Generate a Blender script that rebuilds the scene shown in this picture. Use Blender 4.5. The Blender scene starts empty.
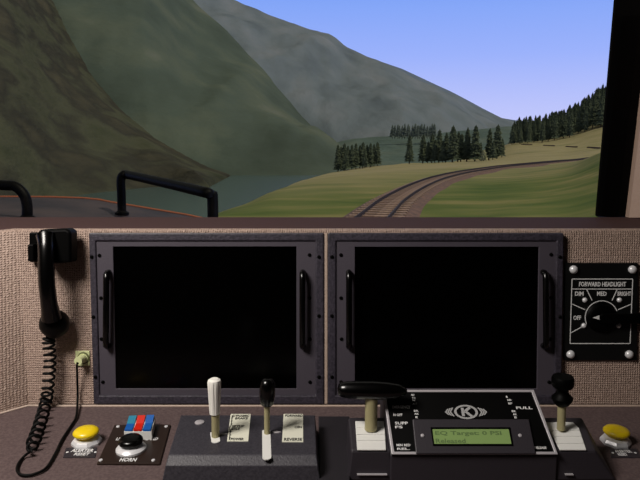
import bpy, math, random
from mathutils import Vector, Matrix, noise
R = random.Random(7)
S = bpy.context.scene
COL = S.collection
F = 600.0
CAM = Vector((0, 0, 3.3))
PITCH = math.atan(100 / F)
CP, SP = math.cos(PITCH), math.sin(PITCH)
TW = 2.839                                   # desk height above the rails

# ------------------------------------------------------------------ camera
cd = bpy.data.cameras.new('camera'); cam = bpy.data.objects.new('camera', cd); COL.objects.link(cam)
cd.sensor_width = 36; cd.lens = 36 * F / 640; cd.clip_start = 0.01; cd.clip_end = 6000
cam.location = CAM; cam.rotation_euler = (math.pi / 2 - PITCH, 0, 0)
S.camera = cam
S.view_settings.view_transform = 'Standard'; S.view_settings.look = 'None'
S.view_settings.gamma = 1; S.view_settings.exposure = 0; S.view_settings.use_curve_mapping = False

def ray(u, v):
    xc = (u - 320) / F; yc = (240 - v) / F
    return Vector((xc, CP + yc * SP, -SP + yc * CP))
def on_y(u, v, y):
    d = ray(u, v); return CAM + d * (y / d.y)
def on_z(u, v, z):
    d = ray(u, v); return CAM + d * ((z - CAM.z) / d.z)
def zv(y, v):
    d = ray(320, v); return CAM.z + d.z / d.y * y

class Frame:
    def __init__(s, o, X, Y):
        s.o = Vector(o); s.X = Vector(X).normalized(); s.Z = s.X.cross(Vector(Y)).normalized(); s.Y = s.Z.cross(s.X)
    def w(s, a, b, c=0): return s.o + s.X * a + s.Y * b + s.Z * c
    def px(s, u, v, c=0):
        d = ray(u, v); p0 = s.o + s.Z * c
        t = (p0 - CAM).dot(s.Z) / d.dot(s.Z); q = CAM + d * t - s.o
        return (q.dot(s.X), q.dot(s.Y))
    def wp(s, u, v, c=0):
        a, b = s.px(u, v, c); return s.w(a, b, c)
PAN = Frame((0, 1.0, TW), (1, 0, 0), (0, 0.03, 0.303))      # the leaning instrument wall, Z towards the driver
DSK = Frame((0, 0, TW), (1, 0, 0), (0, 1, 0))
WORLD = Frame((0, 0, 0), (1, 0, 0), (0, 1, 0))

# ------------------------------------------------------------------ materials
def lin(c):
    return tuple((x / 255 / 12.92 if x / 255 <= .04045 else ((x / 255 + .055) / 1.055) ** 2.4) for x in c) + (1,)
def mat(name, rgb, rough=.5, metal=0, spec=.5, bump=0, bscale=200, var=0, vscale=20, rgb2=None, coat=0, stretch=None, emit=0):
    m = bpy.data.materials.new(name); m.use_nodes = True
    nt = m.node_tree; N = nt.nodes; L = nt.links
    b = N['Principled BSDF']
    b.inputs['Base Color'].default_value = lin(rgb); b.inputs['Roughness'].default_value = rough
    b.inputs['Metallic'].default_value = metal; b.inputs['Specular IOR Level'].default_value = spec
    b.inputs['Coat Weight'].default_value = coat
    if emit:
        b.inputs['Emission Color'].default_value = lin(rgb); b.inputs['Emission Strength'].default_value = emit
    tc = N.new('ShaderNodeTexCoord'); mp = N.new('ShaderNodeMapping')
    L.new(tc.outputs['Object'], mp.inputs['Vector'])
    if stretch: mp.inputs['Scale'].default_value = stretch
    if rgb2 is not None:
        n = N.new('ShaderNodeTexNoise'); n.inputs['Scale'].default_value = vscale; n.inputs['Detail'].default_value = 6
        L.new(mp.outputs[0], n.inputs['Vector'])
        r = N.new('ShaderNodeValToRGB'); r.color_ramp.elements[0].position = .38; r.color_ramp.elements[1].position = .62
        r.color_ramp.elements[0].color = lin(rgb); r.color_ramp.elements[1].color = lin(rgb2)
        L.new(n.outputs['Fac'], r.inputs['Fac']); L.new(r.outputs[0], b.inputs['Base Color'])
    if bump:
        n = N.new('ShaderNodeTexNoise'); n.inputs['Scale'].default_value = bscale; n.inputs['Detail'].default_value = 3
        L.new(mp.outputs[0], n.inputs['Vector'])
        bp = N.new('ShaderNodeBump'); bp.inputs['Strength'].default_value = bump; bp.inputs['Distance'].default_value = .002
        L.new(n.outputs['Fac'], bp.inputs['Height']); L.new(bp.outputs[0], b.inputs['Normal'])
    return m

def vinyl(name, rgb, rgb2, strength=.75):
    """woven-grain vinyl: two crossed waves broken up by noise"""
    m = mat(name, rgb, rough=.55, rgb2=rgb2, vscale=260)
    nt = m.node_tree; N = nt.nodes; L = nt.links; b = N['Principled BSDF']
    mp = [n for n in N if n.type == 'MAPPING'][0]
    hs = []
    for d in ('X', 'Z'):
        w = N.new('ShaderNodeTexWave'); w.bands_direction = d; w.inputs['Scale'].default_value = 78
        w.inputs['Distortion'].default_value = 3.5; w.inputs['Detail'].default_value = 3; w.inputs['Detail Scale'].default_value = 2
        L.new(mp.outputs[0], w.inputs['Vector']); hs.append(w)
    mx = N.new('ShaderNodeMath'); mx.operation = 'MULTIPLY'
    L.new(hs[0].outputs['Fac'], mx.inputs[0]); L.new(hs[1].outputs['Fac'], mx.inputs[1])
    n = N.new('ShaderNodeTexNoise'); n.inputs['Scale'].default_value = 150; L.new(mp.outputs[0], n.inputs['Vector'])
    ad = N.new('ShaderNodeMath'); ad.operation = 'ADD'; L.new(mx.outputs[0], ad.inputs[0]); L.new(n.outputs['Fac'], ad.inputs[1])
    bp = N.new('ShaderNodeBump'); bp.inputs['Strength'].default_value = strength; bp.inputs['Distance'].default_value = .0022
    L.new(ad.outputs[0], bp.inputs['Height']); L.new(bp.outputs[0], b.inputs['Normal'])
    return m

M = dict(
    wall=vinyl('tan_vinyl', (176, 152, 138), (150, 128, 116)),
    desk=mat('desk_laminate', (98, 83, 82), .7, spec=.2, rgb2=(84, 70, 70), vscale=220, bump=.25, bscale=420),
    lip=mat('brown_sill', (74, 55, 53), .8, spec=.08, bump=.1, bscale=300),
    bead=mat('beige_bead', (178, 158, 144), .5, bump=.5, bscale=250),
    casing=mat('charcoal_casing', (60, 55, 66), .5, rgb2=(40, 37, 46), vscale=260, bump=.35, bscale=300),
    plate=mat('charcoal_faceplate', (70, 65, 74), .5, bump=.15, bscale=400),
    screen=mat('black_glass', (1, 1, 1), .2, spec=.15),
    black=mat('black_plastic', (4, 4, 4), .4, spec=.2),
    gloss=mat('gloss_black', (2, 2, 2), .24, spec=.45),
    dull=mat('dull_black', (2, 2, 2), .5, spec=.07),
    rubber=mat('rubber', (4, 4, 4), .6, spec=.15),
    console=mat('console_grey', (60, 58, 65), .5, rgb2=(48, 46, 53), vscale=300, bump=.2, bscale=400),
    consoledk=mat('console_dark', (44, 40, 46), .5, bump=.15, bscale=400),
    white=mat('white_enamel', (226, 226, 222), .4),
    ivory=mat('ivory_plastic', (244, 242, 234), .35, coat=.2),
    label=mat('label_cream', (226, 226, 208), .5),
    brass=mat('brass_shaft', (172, 164, 124), .4, metal=.2),
    chrome=mat('chrome', (200, 200, 204), .25, metal=.9),
    silver=mat('silver_edge', (190, 186, 190), .4, metal=.3),
    bolt=mat('bolt_white', (225, 225, 228), .3, metal=.2),
    ink=mat('white_ink', (225, 225, 225), .5), inkd=mat('black_ink', (12, 12, 12), .5),
    lcdink=mat('lcd_ink', (88, 112, 66), .5),
    pbrown=mat('brown_plate', (36, 22, 15), .4),
    yellow=mat('yellow_plastic', (238, 206, 20), .35, coat=.2),
    blue=mat('blue_rocker', (30, 96, 178), .3), red=mat('red_rocker', (214, 38, 20), .3), teal=mat('teal_rocker', (36, 130, 160), .3),
    sock=mat('pale_green_plastic', (206, 212, 160), .4), sockd=mat('olive_ring', (84, 88, 52), .5),
    lcd=mat('lcd_green', (126, 152, 92), .3, emit=.07), lcdglass=mat('lcd_off', (20, 20, 20), .2),
    pillar=mat('pillar_black', (3, 3, 3), .6, spec=.1),
    inner=mat('cab_lining', (40, 36, 34), .8, spec=.1), beige=mat('beige_side', (162, 138, 122), .6, bump=.3, bscale=150),
    hood=mat('hood_blue_grey', (46, 44, 50), .6, spec=.15, rgb2=(66, 58, 60), vscale=2.5, bump=.1, bscale=20),
    orange=mat('orange_stripe', (132, 70, 40), .6),
    rail=mat('rail_steel', (42, 36, 40), .6, spec=.2, metal=.05), sleeper=mat('sleeper_wood', (158, 134, 116), .8, rgb2=(120, 98, 84), vscale=6),
    ballast=mat('ballast', (104, 78, 68), .95, rgb2=(76, 58, 52), vscale=3, bump=.8, bscale=12),
    trunk=mat('tree_trunk', (74, 62, 50), .9), 
    foliage=mat('conifer_green', (54, 62, 48), .9, rgb2=(82, 90, 70), vscale=1.5, spec=.1),
    foliage2=mat('conifer_hazed_green', (82, 92, 86), .9, rgb2=(92, 102, 94), vscale=1.2, spec=.1),  # lighter foliage for the far trees, haze mixed into the colour
    dryleaf=mat('dry_leaf', (150, 150, 118), .9, rgb2=(120, 124, 92), vscale=2, spec=.1),
    water=mat('lake_water', (60, 78, 78), .22, spec=.25, bump=.3, bscale=.3),
)

# ------------------------------------------------------------------ objects
ORG = {}
def thing(name, label, cat, loc, group=None):
    o = bpy.data.objects.new(name, None); COL.objects.link(o); o.location = loc; o.empty_display_size = .01
    ORG[o.name] = Vector(loc); o['label'] = label; o['category'] = cat
    if group: o['group'] = group
    return o
def tag(o, label=None, cat=None, group=None, kind=None):
    for k, x in (('label', label), ('category', cat), ('group', group), ('kind', kind)):
        if x: o[k] = x
    return o

class MB:
    def __init__(s, fr=WORLD): s.fr = fr; s.v = []; s.f = []; s.mi = []; s.m = 0
    def add(s, pts, faces):
        n = len(s.v); s.v += [Vector(p) for p in pts]; s.f += [tuple(i + n for i in f) for f in faces]; s.mi += [s.m] * len(faces); return s
    def L(s, pts): return [s.fr.w(*p) for p in pts]
    def prism(s, poly, c0, c1, poly2=None):
        """poly in frame coordinates, extruded from c0 to c1 (poly2: outline at c1)"""
        n = len(poly); q = poly2 or poly
        pts = s.L([(a, b, c0) for a, b in poly] + [(a, b, c1) for a, b in q])
        return s.add(pts, [tuple(range(n))[::-1], tuple(range(n, 2 * n))] + [(i, (i + 1) % n, n + (i + 1) % n, n + i) for i in range(n)])
    def box(s, a0, a1, b0, b1, c0, c1): return s.prism([(a0, b0), (a1, b0), (a1, b1), (a0, b1)], c0, c1)
    def ppx(s, pix, c0, c1, at=None):
        """outline given by where it sits in view, on the frame plane raised by AT"""
        return s.prism([s.fr.px(u, v, c1 if at is None else at) for u, v in pix], c0, c1)
    def ring(s, outer, inner, c0, c1):
        n = len(outer)
        pts = s.L([(a, b, c0) for a, b in outer] + [(a, b, c0) for a, b in inner] + [(a, b, c1) for a, b in outer] + [(a, b, c1) for a, b in inner])
        fs = []
        for i in range(n):
            j = (i + 1) % n
            fs += [(i, j, n + j, n + i)[::-1], (2 * n + i, 2 * n + j, 3 * n + j, 3 * n + i), (i, j, 2 * n + j, 2 * n + i), (n + j, n + i, 3 * n + i, 3 * n + j)]
        return s.add(pts, fs)
    def lathe(s, prof, a=0, b=0, n=28, o=None, axis=None, rot=0, sx=1, sy=1):
        """profile (radius, height) turned about the frame normal at (a, b), or about AXIS at world point O"""
        if o is None: o = s.fr.w(a, b, 0); X, Y, Z = s.fr.X, s.fr.Y, s.fr.Z
        else:
            Z = Vector(axis).normalized(); X = Z.orthogonal().normalized(); Y = Z.cross(X)
        o = Vector(o); pts = []; fs = []
        for r, h in prof:
            for k in range(n):
                t = 2 * math.pi * k / n + rot
                pts.append(o + X * (r * sx * math.cos(t)) + Y * (r * sy * math.sin(t)) + Z * h)
        for i in range(len(prof) - 1):
            for k in range(n):
                j = (k + 1) % n; fs.append((i * n + k, i * n + j, (i + 1) * n + j, (i + 1) * n + k))
        m = len(prof) - 1
        fs += [tuple(range(n))[::-1], tuple(m * n + k for k in range(n))]
        return s.add(pts, fs)
    def tube(s, path, r, n=12, rf=None):
        path = [Vector(p) for p in path]; pts = []; fs = []; up = None
        for i, p in enumerate(path):
            t = (path[min(i + 1, len(path) - 1)] - path[max(i - 1, 0)]).normalized()
            if up is None: up = t.orthogonal().normalized()
            up = (up - t * up.dot(t)).normalized(); sd = t.cross(up)
            rr = rf(i / (len(path) - 1)) if rf else r
            for k in range(n):
                a = 2 * math.pi * k / n; pts.append(p + (up * math.cos(a) + sd * math.sin(a)) * rr)
        for i in range(len(path) - 1):
            for k in range(n):
                j = (k + 1) % n; fs.append((i * n + k, i * n + j, (i + 1) * n + j, (i + 1) * n + k))
        m = len(path) - 1; fs += [tuple(range(n))[::-1], tuple(m * n + k for k in range(n))]
        return s.add(pts, fs)
    def text(s, txt, a, b, w, h, c, t=.0003, skew=0):
        """raised lettering filling a w x h box whose lower left corner is (a, b)"""
        cu = bpy.data.curves.new('t', 'FONT'); cu.body = txt; cu.extrude = .05; cu.resolution_u = 2; cu.offset = .022
        ob = bpy.data.objects.new('t', cu); COL.objects.link(ob)
        dg = bpy.context.evaluated_depsgraph_get(); me = bpy.data.meshes.new_from_object(ob.evaluated_get(dg))
        xs = [v.co.x for v in me.vertices]; ys = [v.co.y for v in me.vertices]
        x0, x1, y0, y1 = min(xs), max(xs), min(ys), max(ys)
        pts = []
        for v in me.vertices:
            fy = (v.co.y - y0) / (y1 - y0)
            pts.append(s.fr.w(a + (v.co.x - x0) / (x1 - x0) * w + skew * fy, b + fy * h, c + (t if v.co.z > 0 else 0)))
        s.add(pts, [tuple(p.vertices) for p in me.polygons])
        bpy.data.objects.remove(ob); bpy.data.curves.remove(cu); bpy.data.meshes.remove(me)
        return s
    def textpx(s, txt, u0, u1, vb, vt, c, t=.0003):
        a, b = s.fr.px(u0, vb, c); a1, _ = s.fr.px(u1, vb, c); a2, b2 = s.fr.px(u0, vt, c)
        q = MB(s.fr); q.text(txt, a, b, a1 - a, b2 - b, c, t); s.words = getattr(s, 'words', []) + [q]; return s
    def linepx(s, p, q, w, c, t=.0003):
        A = Vector(s.fr.px(*p, c)); B = Vector(s.fr.px(*q, c)); d = (B - A).normalized(); n = Vector((-d.y, d.x)) * w / 2
        return s.prism([tuple(A - n), tuple(B - n), tuple(B + n), tuple(A + n)], c, c + t)
    def build(s, name, mt, parent=None, smooth=None, bevel=0, seg=2, origin=None):
        for q in getattr(s, 'words', []): q.build('lettering', mt, parent)
        if not s.v: return None
        me = bpy.data.meshes.new(name)
        if parent is not None: o0 = ORG[parent.name]
        elif origin is not None: o0 = Vector(origin)
        else:
            xs, ys, zs = zip(*s.v); o0 = Vector(((min(xs) + max(xs)) / 2, (min(ys) + max(ys)) / 2, min(zs)))
        me.from_pydata([tuple(v - o0) for v in s.v], [], s.f)
        for x in (mt if isinstance(mt, list) else [mt]): me.materials.append(x if not isinstance(x, str) else M[x])
        for p, i in zip(me.polygons, s.mi): p.material_index = i
        me.validate(); me.update()
        import bmesh
        bm = bmesh.new(); bm.from_mesh(me); bmesh.ops.recalc_face_normals(bm, faces=bm.faces); bm.to_mesh(me); bm.free()
        if smooth is not None:
            for p in me.polygons: p.use_smooth = True
            me.set_sharp_from_angle(angle=math.radians(smooth))
        ob = bpy.data.objects.new(name, me); COL.objects.link(ob); ORG[ob.name] = o0
        if parent is not None: ob.parent = parent
        else: ob.location = o0
        if bevel:
            md = ob.modifiers.new('b', 'BEVEL'); md.width = bevel; md.segments = seg; md.limit_method = 'ANGLE'
        return ob
def struct(name, mb, mt, **k): return tag(mb.build(name, mt, **k), kind='structure')
def spline(pts, n=8):
    P = [Vector(p) for p in pts]; P = [P[0] * 2 - P[1]] + P + [P[-1] * 2 - P[-2]]; out = []
    for i in range(1, len(P) - 2):
        for k in range(n):
            t = k / n; a, b, c, d = P[i - 1:i + 3]
            out.append(.5 * ((2 * b) + (c - a) * t + (2 * a - 5 * b + 4 * c - d) * t * t + (3 * b - a - 3 * c + d) * t ** 3))
    return out + [P[-2]]

# ================================================================== CAB SHELL
kx = on_z(28, 405, TW).x                       # the fold in the wall by the telephone
XL = kx - .35
# instrument wall swept along its plan
prof = [(-.002, 0), (.0299, .3015), (.032, .3052), (.036, .3072), (.048, .3078), (.05, 0)]
plan = [(Vector((kx - .075, 1 - .115, 0)), Vector((-.85, .53, 0))), (Vector((kx, 1, 0)), None), (Vector((1.0, 1, 0)), Vector((0, 1, 0)))]
mb = MB(); n = len(prof)
nl = Vector((-.707, .707, 0)).normalized(); nf = Vector((0, 1, 0)); nm = (nl + nf).normalized() / ((nl + nf).normalized().dot(nf))
nk = (nl + nf).normalized() / ((nl + nf).normalized().dot(nf))
for p, q in zip([Vector((-2.29, .84, 0)), Vector((kx - .16, 1 - .16, 0)), Vector((kx, 1, 0)), Vector((1.05, 1, 0))], [nf, nk, nm, nf]):
    mb.v += [Vector((p.x, p.y, TW)) + q * a + Vector((0, 0, b)) for a, b in prof]
for s_ in range(3):
    for i in range(n):
        j = (i + 1) % n; mb.f.append((s_ * n + i, s_ * n + j, (s_ + 1) * n + j, (s_ + 1) * n + i)); mb.mi.append(0)
struct('wall_front', mb, 'wall', smooth=40)
# brown sill under the windscreen
zs = TW + .3079
mb = MB(); mb.prism([(-2.3, .882), (kx - .175, .882), (kx - .02, 1.042), (1.05, 1.042), (1.05, 1.2), (-2.3, 1.2)], zs - .03, zs)
struct('trim_1', mb, 'lip', bevel=.003)
mb = MB(); mb.box(-2.3, 1.05, 1.0505, 1.2, 2.0, zs - .031)
struct('wall_front_below_window', mb, 'inner')
# bead between the wall and the desk
bp = [Vector((-2.28, .841, TW + .001)), Vector((kx - .159, .841, TW + .001)), on_z(28, 405.6, TW + .001), on_z(60, 406, TW + .001), on_z(640, 406, TW + .001)]
mb = MB(); mb.tube(bp, .0022, 8); struct('trim_2', mb, 'bead', smooth=60)
mb = MB(PAN); mb.ppx([(324.6, 233), (327.6, 233), (327.6, 404), (324.6, 404)], .0005, .010, at=.010); struct('trim_5', mb, 'bead', bevel=.0008)
# desk
mb = MB(); mb.box(-2.3, 1.05, .42, .998, TW - .04, TW)
struct('desk_surface', mb, 'desk', bevel=.004)
# shell of the cab
for nm_, b_, m_ in (('wall_back', (-2.35, 1.1, -1.65, -1.6, 2, 4.1), 'inner'), ('wall_left', (-2.35, -2.3, -1.6, 1.25, 2, 4.1), 'inner'),
                    ('floor', (-2.35, 1.05, -1.65, 1.2, 1.95, 2.0), 'inner'), ('ceiling', (-2.35, 1.05, -1.65, 1.3, 4.1, 4.15), 'inner'),
                    ('wall_right', (1.05, 1.1, -1.65, 1.15, 2, 4.1), 'inner'), ('wall_front_above_window', (-2.3, 1.05, 1.2, 1.28, 3.72, 4.1), 'inner')):
    mb = MB(); mb.box(*b_); struct(nm_, mb, m_)
# windscreen pillar: leaning black post, beige lining beside it
def quad_post(px4, y0, y1):
    mb = MB(); lo = [on_y(u, v, y0) for u, v in px4]; hi = [p + Vector((.05, y1 - y0, 0)) for p in lo]
    mb.add(lo + hi, [(3, 2, 1, 0), (4, 5, 6, 7), (0, 1, 5, 4), (1, 2, 6, 5), (2, 3, 7, 6), (3, 0, 4, 7)]); return mb
struct('trim_3', quad_post([(594, 217.6), (628.5, 217.6), (662, -60), (618, -60)], 1.21, 1.27), 'pillar', bevel=.006)
struct('trim_4', quad_post([(600, 217.6), (618, 217.6), (640, 15), (622, 15)], 1.202, 1.21), 'dull', bevel=.003)
# beige corner lining
p = [on_y(629, 217.6, 1.19), on_y(690, 217.6, 1.10), on_y(690, -60, 1.10), on_y(663, -60, 1.19)]
mb = MB(); mb.add(p + [q + Vector((.0, .05, 0)) for q in p], [(3, 2, 1, 0), (4, 5, 6, 7), (0, 1, 5, 4), (1, 2, 6, 5), (2, 3, 7, 6), (3, 0, 4, 7)])
struct('wall_corner_right', mb, 'beige')
# windscreen pane
gm = bpy.data.materials.new('windscreen_glass'); gm.use_nodes = True; nt = gm.node_tree; nt.nodes.clear()
o_ = nt.nodes.new('ShaderNodeOutputMaterial'); mx = nt.nodes.new('ShaderNodeMixShader'); tr = nt.nodes.new('ShaderNodeBsdfTransparent'); gl = nt.nodes.new('ShaderNodeBsdfGlossy')
gl.inputs['Roughness'].default_value = .02; mx.inputs[0].default_value = .012; tr.inputs['Color'].default_value = (.98, .99, .98, 1)
nt.links.new(tr.outputs[0], mx.inputs[1]); nt.links.new(gl.outputs[0], mx.inputs[2]); nt.links.new(mx.outputs[0], o_.inputs[0])
mb = MB(); q = [(-2.25, zs), (.575, zs), (.70, 3.72), (-2.25, 3.72)]
mb.add([(a, 1.238, b) for a, b in q], [(0, 1, 2, 3)]); struct('window_1', mb, gm)

# ================================================================== MONITORS
def monitor(label, T, outer, plate, scr, handles, screws, hlab):
    P = lambda L_, c: [PAN.px(u, v, c) for u, v in L_]
    base = PAN.wp((outer[2][0] + outer[3][0]) / 2, outer[2][1], 0)
    t = thing('cab_monitor', label, 'monitor', base, 'cab monitors set in the instrument wall')
    mb = MB(PAN); mb.ring(P(outer, .012), P(plate, .012), .0015, .012); mb.build('casing', 'casing', t, bevel=.0022)
    mb = MB(PAN); mb.ring(P([(plate[0][0] - 1, plate[0][1] - 1), (plate[1][0] + 1, plate[1][1] - 1), (plate[2][0] + 1, plate[2][1] + 1), (plate[3][0] - 1, plate[3][1] + 1)], .009), P(scr, .009), .0015, .009)
    mb.build('faceplate', 'plate', t, bevel=.0008)
    s2 = [(scr[0][0] - 1, scr[0][1] - 1), (scr[1][0] + 1, scr[1][1] - 1), (scr[2][0] + 1, scr[2][1] + 1), (scr[3][0] - 1, scr[3][1] + 1)]
    mb = MB(PAN); mb.prism(P(s2, .006), .0015, .006); mb.build('screen', 'screen', t)
    for u, v0, v1 in handles:
        a, b1 = PAN.px(u, v0, .02); a2, b0 = PAN.px(u, v1, .02)
        r = .0052
        pts = [PAN.w(a2, b0 + r, .009)] + [PAN.w(a2, b0 + r, .016)] + [PAN.w(a2, b0 + r + .003, .021), PAN.w(a2, b0 + r + .01, .0225), PAN.w(a, b1 - r - .01, .0225), PAN.w(a, b1 - r - .003, .021), PAN.w(a, b1 - r, .016), PAN.w(a, b1 - r, .009)]
        mb = MB(PAN); mb.tube(pts, r, 12); mb.build('handle', 'gloss', t, smooth=50)
    for u, v in screws:
        inside = plate[0][0] < u < plate[1][0]; c = .009 if inside else .012
        a, b = PAN.px(u, v, c); mb = MB(PAN)
        mb.lathe([(.0032, c - .001), (.0032, c + .0008), (.0022, c + .0018), (.0008, c + .0019)], a, b, 12)
        mb.build('screw', 'dull', t, smooth=30)
    return t
monitor('black-screened monitor in a charcoal frame, the one nearer the telephone handset', 0,
    [(88.5, 233), (324, 233), (324, 404.5), (93.5, 404.5)], [(95.5, 241), (315.5, 241), (315.5, 395.5), (99.5, 395.5)],
    [(113, 246.5), (296.5, 246.5), (296.5, 388.8), (116, 388.8)], [(106.5, 270, 350), (302.5, 270, 350)],
    [(91.8, 257), (99.5, 255.5), (101, 298), (93.5, 317), (101.5, 339), (95.5, 377), (103, 382), (309.5, 255), (319, 257), (309.5, 298), (319, 316), (310, 339), (319, 377), (310, 382)], '')
monitor('black-screened monitor in a charcoal frame, the one beside the headlight switch', 0,
    [(328, 233), (564, 233), (561.5, 404.5), (328, 404.5)], [(336, 241), (556.5, 241), (554, 395.5), (336, 395.5)],
    [(355, 246.8), (539, 246.8), (537, 388.8), (355, 388.8)], [(349, 270, 350), (545.5, 270, 350)],
    [(332, 257), (341, 255), (341, 298), (332, 316), (341.5, 339), (332, 377), (341, 382), (551, 254.5), (560, 257), (551, 298), (560, 317), (550.5, 339), (558.5, 377), (549, 382)], '')

# ================================================================== HEADLIGHT SWITCH
t = thing('headlight_switch', 'black forward headlight switch panel with a rotary knob on the wall', 'switch', PAN.wp(601, 360, 0))
mb = MB(PAN); mb.ppx([(565.5, 263), (638, 263), (637, 360.3), (564.5, 360.3)], .0012, .006); mb.build('panel', 'gloss' if 0 else mat('switch_black', (14, 15, 15), .35, bump=.05, bscale=300), t, bevel=.0008)
c = .006; W = .0014
mb = MB(PAN)
for a, b in (((572, 279), (632.7, 279)), ((572, 289), (632.3, 289)), ((570, 343.5), (630, 343.5)), ((572, 279), (570, 343.5)), ((632.7, 279), (630, 343.5)),
             ((586.4, 289), (592, 300.5)), ((617.3, 289), (612, 300.5)), ((572, 304), (585, 309.7)), ((631.5, 304), (618, 309.7)), ((570.5, 333), (583.5, 326))):
    mb.linepx(a, b, W, c)
ca, cb = PAN.px(601.5, 317, c); rr = .0292
arc = [(ca + rr * math.cos(math.radians(x)), cb + rr * math.sin(math.radians(x))) for x in range(22, 214, 8)]
arc2 = [(ca + (rr - W) * math.cos(math.radians(x)), cb + (rr - W) * math.sin(math.radians(x))) for x in range(22, 214, 8)]
for i in range(len(arc) - 1): mb.prism([arc2[i], arc[i], arc[i + 1], arc2[i + 1]], c, c + .0003)
mb.build('line_marking', 'ink', t)
mb = MB(PAN)
mb.textpx('FORWARD HEADLIGHT', 579, 626, 286.5, 281.8, c); mb.textpx('DIM', 575, 583.5, 295.8, 291.5, c)
mb.textpx('MED', 597, 606.5, 295.8, 291.5, c); mb.textpx('BRIGHT', 617.5, 631, 295.8, 291.5, c); mb.textpx('OFF', 573.3, 581, 320, 315.5, c)
mb.build('lettering', 'ink', t)
for u, v, r in ((573.5, 269.5, .0072), (632.3, 269.5, .0072), (570.5, 354.3, .0072), (629, 354.3, .0072), (584.7, 300, .0044), (619.2, 300, .0044), (583.7, 325.5, .0044), (618.3, 325.5, .0044)):
    a, b = PAN.px(u, v, c); mb = MB(PAN)
    mb.lathe([(r, c - .001)] + [(r * math.cos(x), c + .001 + r * .8 * math.sin(x)) for x in [0, .3, .6, .9, 1.2, 1.45]], a, b, 20); mb.build('bolt', 'bolt', t, smooth=40)
a, b = PAN.px(601.3, 317.3, .009); mb = MB(PAN)
mb.lathe([(.0262, .0061), (.0262, .0085), (.0235, .0105), (.0225, .0135), (.020, .015), (.006, .0155)], a, b, 36)
a1, _ = PAN.px(662, 317, .02); k = mb.build('knob', 'dull', t, smooth=35)
mb = MB(PAN); mb.prism([(a - .004, b - .0085), (a1, b - .0095), (a1 + .006, b), (a1, b + .0095), (a - .004, b + .0085), (a - .016, b)], .0152, .0215); mb.build('lever', 'dull', k, bevel=.003, seg=3)
mb = MB(PAN); A = PAN.px(592.5, 317.8, .0217); B = PAN.px(599.3, 315.3, .0217); C_ = PAN.px(599.3, 319.7, .0217)
mb.prism([A, C_, B], .0216, .0220); mb.build('pointer', 'ink', k)

# ================================================================== TELEPHONE
t = thing('telephone_cradle', 'black wall cradle that the handset hangs from', 'phone cradle', PAN.wp(50, 263, 0))
mb = MB(PAN); mb.ppx([(29.5, 232.5), (69, 232.5), (69, 262), (29.5, 262)], .001, .014, at=.012); mb.build('back_plate', 'dull', t, bevel=.002)
mb = MB(PAN); mb.ppx([(30, 244), (36, 244), (36, 261), (30, 261)], .0135, .034, at=.025); mb.build('hook', 'dull', t, bevel=.002)
t = thing('telephone_handset', 'black telephone handset hanging on the wall by the corner', 'handset', PAN.wp(50, 338, .02))
# ear piece
mb = MB(PAN); px = [(38, 234), (41, 229.5), (67, 228.5), (72, 231), (72, 262.5), (55, 263.5), (38.5, 262)]
mb.ppx(px, .0145, .046, at=.04); mb.build('ear_piece', 'dull', t, bevel=.005, seg=3)
# grip, bowed
cpath = [(46.5, 236, .044), (46.5, 248, .055), (46.3, 265, .060), (47, 285, .060), (49, 303, .055), (51.5, 318, .044)]
pts = []
for u, v, c_ in cpath: pts.append(PAN.wp(u, v, c_))
pts = spline(pts, 6)
mb = MB(PAN); mb.tube(pts, .0125, 18, rf=lambda s: .0128 + .0035 * (2 * abs(s - .5)) ** 4); mb.build('grip', 'gloss', t, smooth=60)
# mouth piece
mb = MB(PAN); a, b = PAN.px(52.5, 324.5, .035)
mb.lathe([(.015, .0145), (.022, .017), (.0245, .024), (.0245, .032), (.021, .040), (.014, .046), (.005, .048)], a, b, 30); mb.build('mouth_piece', 'black', t, smooth=40)

# coiled cord: hangs from the handset, lies down on the desk, runs on as a plain cable to its plug
t = thing('handset_cord', 'black coiled telephone cord running from the handset to the socket', 'cord', on_z(31, 449, TW))
ctr = []
for u, v in [(50, 336), (48.6, 343), (50, 358), (49.2, 374), (47.5, 392), (45.2, 405)]:
    ctr.append(PAN.wp(u, v, .024))
ctr += [on_z(41, 420.6, TW + .0135), on_z(36, 436, TW + .0115), on_z(29.5, 451, TW + .0115)]
ctr = spline(ctr, 40)
turns = 20; mb = MB(); N_ = len(ctr); path = []
per = turns * 14
for i in range(per + 1):
    s_ = i / per * (N_ - 1); k = int(s_); f = s_ - k; c_ = ctr[k].lerp(ctr[min(k + 1, N_ - 1)], f)
    tt = (ctr[min(k + 2, N_ - 1)] - ctr[max(k - 2, 0)]).normalized(); e1 = Vector((1, 0, 0)); e1 = (e1 - tt * e1.dot(tt)).normalized(); e2 = tt.cross(e1)
    an = 2 * math.pi * turns * i / per; r = .0088 * min(1, i / 20 + .2, (per - i) / 20 + .2)
    path.append(c_ + e1 * r * math.cos(an) + e2 * r * math.sin(an))
mb.tube(path, .0022, 8); mb.build('coil', 'rubber', t, smooth=80)
cp = [path[-1]] + [on_z(u, v, TW + .0035) for u, v in [(23.4, 457), (18.3, 464), (17.2, 470.6), (22, 475), (34, 474.2), (46, 468), (54.5, 455), (62.5, 439), (71.5, 425)]]
cp += [on_z(76.3, 416, TW + .005), PAN.wp(77.6, 399, .012), PAN.wp(77.3, 380, .014), PAN.wp(77, 367, .020), PAN.wp(77.6, 362.5, .0235)]
mb = MB(); mb.tube(spline(cp, 8), .002, 8); mb.build('cable', 'rubber', t, smooth=80)
mb = MB(PAN); a, b = PAN.px(78.5, 360.8, .021); a0, b0 = PAN.px(83, 358.5, .006)
mb.tube([PAN.w(a0, b0, .0065), PAN.w(a, b, .023)], .0072, 20); mb.build('plug', 'sock', t, smooth=40)
t = thing('wall_socket', 'pale green telephone socket on the wall beside the monitor', 'socket', PAN.wp(83, 366, 0))
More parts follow.
